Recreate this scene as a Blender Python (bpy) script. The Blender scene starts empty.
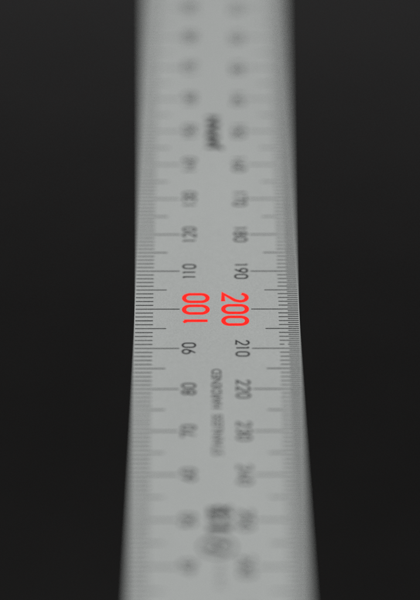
import bpy, bmesh, math, random
from mathutils import Vector, Matrix
random.seed(7)
S = bpy.context.scene
COL = S.collection
MM = 0.001

# ------------------------------------------------------------------ camera
# ruler top plane z = 1 mm; the "100" line of the left scale lies at y = 0, the far end is +y
ELEV = math.radians(35.61)          # how far the lens looks down
DEPTH = 0.4782                      # lens to the 100 line, along the axis
TOP = 1.0 * MM
cam = bpy.data.cameras.new('camera')
cam.sensor_fit = 'VERTICAL'; cam.sensor_height = 36.0
cam.lens = 3156.0 / 600.0 * 36.0
cam.clip_start = 0.02; cam.clip_end = 20.0
cam.dof.use_dof = True
cam.dof.focus_distance = DEPTH - 0.0011
cam.dof.aperture_fstop = cam.lens / 17.6       # lens barrel clips the pupil top and bottom: wider than tall
cam.dof.aperture_ratio = 0.78
cam.dof.aperture_blades = 0
co = bpy.data.objects.new('camera', cam); COL.objects.link(co)
yaw = Matrix.Rotation(-0.0030, 3, 'Z')
fwd = yaw @ Vector((0, math.cos(ELEV), -math.sin(ELEV)))
up = yaw @ Vector((0, math.sin(ELEV), math.cos(ELEV)))
right = yaw @ Vector((1, 0, 0))
loc = Vector((0, 0, TOP)) - fwd * DEPTH + up * (9.1 / 3156.0 * DEPTH) - right * (6.9 / 3156.0 * DEPTH)
co.matrix_world = Matrix.Translation(loc) @ Matrix((right, up, -fwd)).transposed().to_4x4()
S.camera = co

# ------------------------------------------------------------------ light
W = bpy.data.worlds.new('World'); S.world = W; W.use_nodes = True
W.node_tree.nodes['Background'].inputs[0].default_value = (0.75, 0.85, 1.0, 1)
W.node_tree.nodes['Background'].inputs[1].default_value = 0.03

def area(name, loc, target, size, sizey, power, col):
    l = bpy.data.lights.new(name, 'AREA'); l.shape = 'RECTANGLE'
    l.size = size; l.size_y = sizey; l.energy = power; l.color = col
    o = bpy.data.objects.new(name, l); COL.objects.link(o)
    o.location = loc
    o.rotation_euler = (Vector(target) - Vector(loc)).to_track_quat('-Z', 'Y').to_euler()
    return o
area('overhead_softbox', (-0.03, 0.004, 0.36), (-0.02, 0.004, 0), 0.26, 0.20, 1.80, (0.98, 1.0, 0.992))
area('board_sheen_lamp', (0.10, 1.30, 0.50), (0, 0.15, 0), 1.4, 0.50, 0.70, (1.0, 0.98, 0.99))  # added low lamp behind the ruler, gives the black board its far-end sheen

S.view_settings.view_transform = 'Standard'
S.view_settings.look = 'None'
S.view_settings.exposure = 0.0
S.view_settings.gamma = 1.0
S.view_settings.use_curve_mapping = False

S.cycles.use_denoising = False

# ------------------------------------------------------------------ materials
def mat(name):
    m = bpy.data.materials.new(name); m.use_nodes = True
    return m, m.node_tree, m.node_tree.nodes['Principled BSDF']

def noise(nt, scale, detail=3.0, stretch=None):
    tc = nt.nodes.new('ShaderNodeTexCoord'); n = nt.nodes.new('ShaderNodeTexNoise')
    n.inputs['Scale'].default_value = scale; n.inputs['Detail'].default_value = detail
    if stretch:
        mp = nt.nodes.new('ShaderNodeMapping'); mp.inputs['Scale'].default_value = stretch
        nt.links.new(tc.outputs['Object'], mp.inputs['Vector']); nt.links.new(mp.outputs['Vector'], n.inputs['Vector'])
    else:
        nt.links.new(tc.outputs['Object'], n.inputs['Vector'])
    return n

def ramp(nt, src, lo, hi, c0, c1):
    r = nt.nodes.new('ShaderNodeMapRange')
    r.inputs['From Min'].default_value = lo; r.inputs['From Max'].default_value = hi
    nt.links.new(src, r.inputs['Value'])
    mx = nt.nodes.new('ShaderNodeMix'); mx.data_type = 'RGBA'
    mx.inputs[6].default_value = (*c0, 1); mx.inputs[7].default_value = (*c1, 1)
    nt.links.new(r.outputs['Result'], mx.inputs[0])
    return mx.outputs[2]

# satin chromed steel: bead-blasted grain, faint handling marks
STEEL, nt, b = mat('satin_steel')
g = noise(nt, 9000, 2.0); h = noise(nt, 60, 4.0, (1, 0.35, 1))
c1 = ramp(nt, g.outputs['Fac'], 0.32, 0.68, (0.345, 0.352, 0.344), (0.445, 0.452, 0.442))
mul = nt.nodes.new('ShaderNodeMix'); mul.data_type = 'RGBA'; mul.blend_type = 'MULTIPLY'; mul.inputs[0].default_value = 1
nt.links.new(c1, mul.inputs[6]); nt.links.new(ramp(nt, h.outputs['Fac'], 0.3, 0.7, (0.94,) * 3, (1.0,) * 3), mul.inputs[7])
nt.links.new(mul.outputs[2], b.inputs['Base Color'])
b.inputs['Metallic'].default_value = 0.20; b.inputs['Roughness'].default_value = 0.27
bp = nt.nodes.new('ShaderNodeBump'); bp.inputs['Strength'].default_value = 0.18; bp.inputs['Distance'].default_value = 0.00002
nt.links.new(g.outputs['Fac'], bp.inputs['Height']); nt.links.new(bp.outputs['Normal'], b.inputs['Normal'])

def ink(name, col, thin):
    m, nt, b = mat(name)
    n = noise(nt, 2600, 3.0)
    nt.links.new(ramp(nt, n.outputs['Fac'], 0.40, 0.75, col, thin), b.inputs['Base Color'])
    b.inputs['Roughness'].default_value = 0.62; b.inputs['Specular IOR Level'].default_value = 0.15
    return m
BLACK = ink('black_etch_fill', (0.009, 0.009, 0.010), (0.036, 0.036, 0.038))
GREY = ink('worn_etch_fill', (0.09, 0.09, 0.092), (0.16, 0.16, 0.16))
RED = ink('red_etch_fill', (0.88, 0.010, 0.006), (0.90, 0.020, 0.012))

SHEET, nt, b = mat('black_board')
n = noise(nt, 45, 5.0); f = noise(nt, 2500, 2.0)
nt.links.new(ramp(nt, n.outputs['Fac'], 0.3, 0.7, (0.0051, 0.0047, 0.0045), (0.0061, 0.0056, 0.0054)), b.inputs['Base Color'])
b.inputs['Roughness'].default_value = 0.225; b.inputs['Specular IOR Level'].default_value = 0.22
bp = nt.nodes.new('ShaderNodeBump'); bp.inputs['Strength'].default_value = 0.1; bp.inputs['Distance'].default_value = 0.00003
nt.links.new(f.outputs['Fac'], bp.inputs['Height']); nt.links.new(bp.outputs['Normal'], b.inputs['Normal'])

# ------------------------------------------------------------------ helpers
def link(name, me, material, parent=None):
    if not me.materials: me.materials.append(material)
    o = bpy.data.objects.new(name, me); COL.objects.link(o)
    if parent: o.parent = parent
    return o

def from_bm(name, bm):
    me = bpy.data.meshes.new(name); bm.to_mesh(me); bm.free(); return me

def bevel_box(name, x, y, z, w, seg=2):
    bm = bmesh.new(); bmesh.ops.create_cube(bm, size=1.0)
    bmesh.ops.scale(bm, vec=(x, y, z), verts=bm.verts)
    bmesh.ops.bevel(bm, geom=bm.edges[:], offset=w, segments=seg, profile=0.5, affect='EDGES')
    return from_bm(name, bm)

# ------------------------------------------------------------------ surface
board = link('tabletop', bevel_box('tabletop', 1.6, 1.8, 0.018, 0.002), SHEET)
board.location = (0, 0.25, -0.009)
board['kind'] = 'structure'; board['label'] = 'matte black tabletop under the steel ruler'

# ------------------------------------------------------------------ ruler body
WID = 25.0
ruler = bpy.data.objects.new('steel_ruler', None); COL.objects.link(ruler)
ruler.empty_display_size = 0.02
ruler['label'] = 'satin steel ruler with black millimetre graduations and red 100 and 200'
ruler['category'] = 'ruler'
body = link('body', bevel_box('body', WID * MM, 300 * MM, 0.98 * MM, 0.10 * MM, 3), STEEL, ruler)
body.location = (0, 50 * MM, 0.51 * MM)          # rests on the table; left scale 0 at y = -100 mm

# ------------------------------------------------------------------ lines
H = 0.008 * MM                                    # the fill stands this proud of the steel
def bar_geo(V, F, x0, x1, y, w, z=TOP, wob=True):
    """a graduation: a thin filled bar with slightly rounded inner end (mm in, metres out)"""
    d = 1 if x1 > x0 else -1
    hw = w / 2; r = hw * 0.8
    pts = [(x0, -hw), (x1 - d * r, -hw), (x1, -hw * 0.35), (x1, hw * 0.35), (x1 - d * r, hw), (x0, hw)]
    if d < 0: pts = pts[::-1]
    b0 = len(V); n = len(pts)
    for zz in (z + H, z - 0.02 * MM):
        V += [(px * MM, (y + py) * MM, zz) for px, py in pts]
    F.append(tuple(range(b0, b0 + n)))
    for i in range(n):
        j = (i + 1) % n
        F.append((b0 + j, b0 + i, b0 + n + i, b0 + n + j))

def mesh_of(name, V, F):
    me = bpy.data.meshes.new(name); me.from_pydata(V, [], F); me.update(); return me

EDGE = 12.5
INSET = 0.17
LEFT_LEN = {10: 6.85, 5: 4.85, 1: 2.88}
RIGHT_LEN = {10: 7.30, 5: 5.28, 1: 3.20, 0: 1.78}
NAMES = {10: 'ten_millimetre_line', 5: 'five_millimetre_line', 1: 'millimetre_line', 0: 'half_millimetre_line'}
WIDTH = {10: 0.215, 5: 0.215, 1: 0.215, 0: 0.20}
SEEN = (27.0, 198.0)                              # part of the left scale the photograph shows
shared = {}
rest_V, rest_F = [], []

def line(side, kind, s):
    y = s - 100.0
    L = (LEFT_LEN if side < 0 else RIGHT_LEN)[kind]
    x0 = side * (EDGE - INSET); x1 = side * (EDGE - L)
    if not (SEEN[0] <= s <= SEEN[1]):
        bar_geo(rest_V, rest_F, x0, x1, y, WIDTH[kind]); return
    if side > 0 and kind == 1 and abs(s - 91) < 0.01:      # the worn graduation at 209: fill rubbed out in the middle
        V, F = [], []
        bar_geo(V, F, x0, side * (EDGE - 1.95), 0, WIDTH[1]); bar_geo(V, F, side * (EDGE - 2.45), x1, 0, WIDTH[1])
        o = link(NAMES[kind], mesh_of('worn_line', V, F), BLACK, ruler); o.location.y = y * MM
        o['label'] = 'worn graduation with a gap in its fill'
        return
    var = random.randrange(4)
    key = (side, kind, var)
    if key not in shared:
        V, F = [], []
        bar_geo(V, F, x0, x1 + random.uniform(-.04, .04), 0, WIDTH[kind] * random.uniform(.93, 1.07))
        me = mesh_of(NAMES[kind], V, F); me.materials.append(BLACK); shared[key] = me
    o = link(NAMES[kind], shared[key], BLACK, ruler)
    o.location.y = (y + random.uniform(-.008, .008)) * MM

for k in range(1, 600):
    s = k * 0.5
    if k % 20 == 0: kind = 10
    elif k % 10 == 0: kind = 5
    elif k % 2 == 0: kind = 1
    else: kind = 0
    line(+1, kind, s)
    if kind: line(-1, kind, s)

# ------------------------------------------------------------------ stroke numerals
def arc(cx, cy, rx, ry, a0, a1, n=12):
    return [(cx + rx * math.cos(math.radians(a0 + (a1 - a0) * i / n)),
             cy + ry * math.sin(math.radians(a0 + (a1 - a0) * i / n))) for i in range(n + 1)]
WD = 0.55                                          # centre-line width at centre-line height 1
def glyphs():
    w, h = WD, 1.0
    c = w / 2; G = {}
    G['0'] = [(arc(c, h - .27, c, .27, 0, 180) + arc(c, .27, c, .27, 180, 360), True)]
    G['1'] = [([(0.13, 0), (0.13, h)], False), ([(0.13, h - .01), (0.0, h - .10)], False)]
    G['2'] = [(arc(c, h - .27, c, .27, 170, -20, 14) + [(w * .88, .50), (0.0, 0.0), (w, 0.0)], False)]
    G['3'] = [(arc(c, h - .25, c, .25, 160, -80, 14) + arc(c, .26, c, .26, 80, -160, 14), False)]
    G['4'] = [([(w * .72, 0), (w * .72, h), (0, .27), (w * 1.05, .27)], False)]
    G['5'] = [([(w * .92, h), (w * .08, h), (0.0, .50)] + arc(c, .30, c, .30, 135, -160, 16), False)]
    G['6'] = [([(w * .80, h)] + [(w * .22, .60)] + arc(c, .29, c, .29, 150, -210, 22), False)]
    G['7'] = [([(0, h - .14), (0, h), (w, h), (w * .35, 0)], False)]
    G['8'] = [(arc(c, h - .235, c * .88, .235, 0, 360, 22)[:-1], True), (arc(c, .27, c, .27, 0, 360, 24)[:-1], True)]
    G['9'] = [([(w * .20, 0)] + [(w * .78, .40)] + arc(c, h - .29, c, .29, -30, -390, 22), False)]
    return G
GL = glyphs()
GAP = 0.29
ADV = {d: WD + GAP for d in '0123456789'}; ADV['1'] = 0.66

def stroke_geo(V, F, pts, closed, t, to3d, z):
    """thick polyline in glyph space -> raised strip; to3d maps glyph (x, y) to metres"""
    n = len(pts); L, R = [], []
    for i in range(n):
        p = Vector(pts[i])
        a = Vector(pts[(i - 1) % n]) if (closed or i > 0) else None
        b_ = Vector(pts[(i + 1) % n]) if (closed or i < n - 1) else None
        d1 = (p - a).normalized() if a is not None else None
        d2 = (b_ - p).normalized() if b_ is not None else None
        if d1 is None: d1 = d2
        if d2 is None: d2 = d1
        nrm = Vector((-d1.y - d2.y, d1.x + d2.x))
        nrm = nrm.normalized() if nrm.length > 1e-6 else Vector((-d1.y, d1.x))
        k = max(0.55, nrm.dot(Vector((-d1.y, d1.x))))
        off = nrm * (t / 2 / k)
        L.append(p + off); R.append(p - off)
    b0 = len(V)
    for zz in (z, TOP - 0.02 * MM):
        for l, r in zip(L, R):
            V.append((*to3d(l), zz)); V.append((*to3d(r), zz))
    m = n if closed else n - 1
    o = 2 * n
    for i in range(m):
        j = (i + 1) % n
        F.append((b0 + 2 * i, b0 + 2 * i + 1, b0 + 2 * j + 1, b0 + 2 * j))
        F.append((b0 + 2 * i, b0 + 2 * j, b0 + o + 2 * j, b0 + o + 2 * i))
        F.append((b0 + 2 * j + 1, b0 + 2 * i + 1, b0 + o + 2 * i + 1, b0 + o + 2 * j + 1))
    if not closed:
        F.append((b0, b0 + o, b0 + o + 1, b0 + 1))
        e = b0 + 2 * (n - 1); F.append((e + 1, e + 1 + o, e + o, e))

def numeral_geo(V, F, text, side, base_x, y, height, t):
    """side -1: reads away from the viewer, tops to the left; +1: reads towards the viewer, tops to the right.
    base_x is the outer (top) edge of the digits, in mm."""
    sc = (height - t) ; tt = t / sc
    tot = sum(ADV[c] for c in text) - GAP
    pen = -tot / 2
    for c in text:
        for si, (pts, closed) in enumerate(GL[c]):
            def to3d(p, pen=pen):
                gx = (p.x + pen) * sc; gy = p.y * sc + t / 2
                if side < 0: X = base_x + height - gy; Y = y + gx
                else: X = base_x - height + gy; Y = y - gx
                return (X * MM, Y * MM)
            stroke_geo(V, F, pts, closed, tt, to3d, TOP + H + si * 0.003 * MM)
        pen += ADV[c]

for v in range(10, 300, 10):
    for side in (-1, 1):
        s = v if side < 0 else 300 - v
        red = v % 100 == 0
        hgt, t = (4.25, 0.67) if red else (2.2, 0.31)
        bx = (-EDGE + 7.18) if side < 0 else (EDGE - 7.62)
        if SEEN[0] <= s <= SEEN[1]:
            V, F = [], []
            numeral_geo(V, F, str(v), side, bx, 0.2 if red and side < 0 else 0, hgt, t)
            o = link('numeral', mesh_of('numeral', V, F), RED if red else BLACK, ruler)
            o.location.y = (s - 100) * MM
            if red: o['label'] = 'large red numeral %d' % v
        elif not red:
            numeral_geo(rest_V, rest_F, str(v), side, bx, s - 100, hgt, t)
        else:
            V, F = [], []
            numeral_geo(V, F, str(v), side, bx, 0, hgt, t)
            o = link('numeral', mesh_of('numeral', V, F), RED, ruler); o.location.y = (s - 100) * MM
            o['label'] = 'large red numeral %d beyond the sharp part of the scale' % v
o = link('distant_graduation', mesh_of('distant_graduation', rest_V, rest_F), BLACK, ruler); o['kind'] = 'stuff'

# ------------------------------------------------------------------ engraved words (read away from the viewer, tops to the left)
def word(name, text, y0, y1, xc, height, material, bold=0.0, label=None):
    cu = bpy.data.curves.new(name, 'FONT'); cu.body = text; cu.resolution_u = 3; cu.offset = bold
    tmp = bpy.data.objects.new(name, cu); COL.objects.link(tmp)
    bpy.context.view_layer.update()
    me = bpy.data.meshes.new_from_object(tmp.evaluated_get(bpy.context.evaluated_depsgraph_get()))
    bpy.data.objects.remove(tmp); bpy.data.curves.remove(cu)
    xs = [v.co.x for v in me.vertices]; ys = [v.co.y for v in me.vertices]
    ax, bx_, ay, by = min(xs), max(xs), min(ys), max(ys)
    for v in me.vertices:
        u = (v.co.x - ax) / (bx_ - ax); q = (v.co.y - ay) / (by - ay)
        v.co = ((xc + height / 2 - q * height) * MM, (y0 + u * (y1 - y0) - 100) * MM, TOP + H)
    bm = bmesh.new(); bm.from_mesh(me)
    r = bmesh.ops.extrude_face_region(bm, geom=bm.faces[:])
    bmesh.ops.translate(bm, vec=(0, 0, -H - 0.02 * MM), verts=[v for v in r['geom'] if isinstance(v, bmesh.types.BMVert)])
    bmesh.ops.recalc_face_normals(bm, faces=bm.faces[:])
    bm.to_mesh(me); bm.free(); me.materials.clear()
    o = link(name, me, material, ruler)
    if label: o['label'] = label
    return o
word('lettering', 'STAINLESS', 64.4, 73.9, -0.05, 1.45, BLACK, 0.006, 'engraved word nearer the viewer, below the red numerals')
word('lettering', 'HARDENED', 75.3, 84.9, -0.15, 1.45, BLACK, 0.006, 'engraved word just below the red numerals')
word('lettering', 'JAPAN', 144.3, 154.6, -0.15, 2.8, BLACK, 0.05, 'bold black engraved word at mid length, far behind focus')
word('grade_numeral', '1', 47.7, 48.7, 0.1, 3.3, BLACK, 0.02, 'bold black grade mark in the blurred foreground')
word('grade_character', '級', 49.4, 53.3, 0.1, 3.6, BLACK, 0.02, 'bold black grade character in the blurred foreground')
word('lettering', 'JIS B 7516', 35.5, 40.8, 0.3, 1.2, GREY, 0.0, 'faint small engraved line below the round mark')

# round quality mark: ring with a double-curved stroke inside
def ident(p): return (p.x * MM, p.y * MM)
cx, cy, r = -0.2, 44.3 - 100, 2.35
V, F = [], []
stroke_geo(V, F, arc(cx, cy, r, r, 0, 360, 48)[:-1], True, 0.27, ident, TOP + H)
ring = link('quality_mark', mesh_of('quality_mark', V, F), BLACK, ruler)
ring['label'] = 'thin ring mark with a curved stroke inside'
V, F = [], []
s1 = [(cx + 1.25 * math.sin(u * math.pi * 1.6) * (1 if u < 0 else 1), cy + 1.8 * u) for u in [i / 14 - 1 for i in range(29)]]
stroke_geo(V, F, s1, False, 0.46, ident, TOP + H + 0.003 * MM)
link('curved_stroke', mesh_of('curved_stroke', V, F), BLACK, ring)
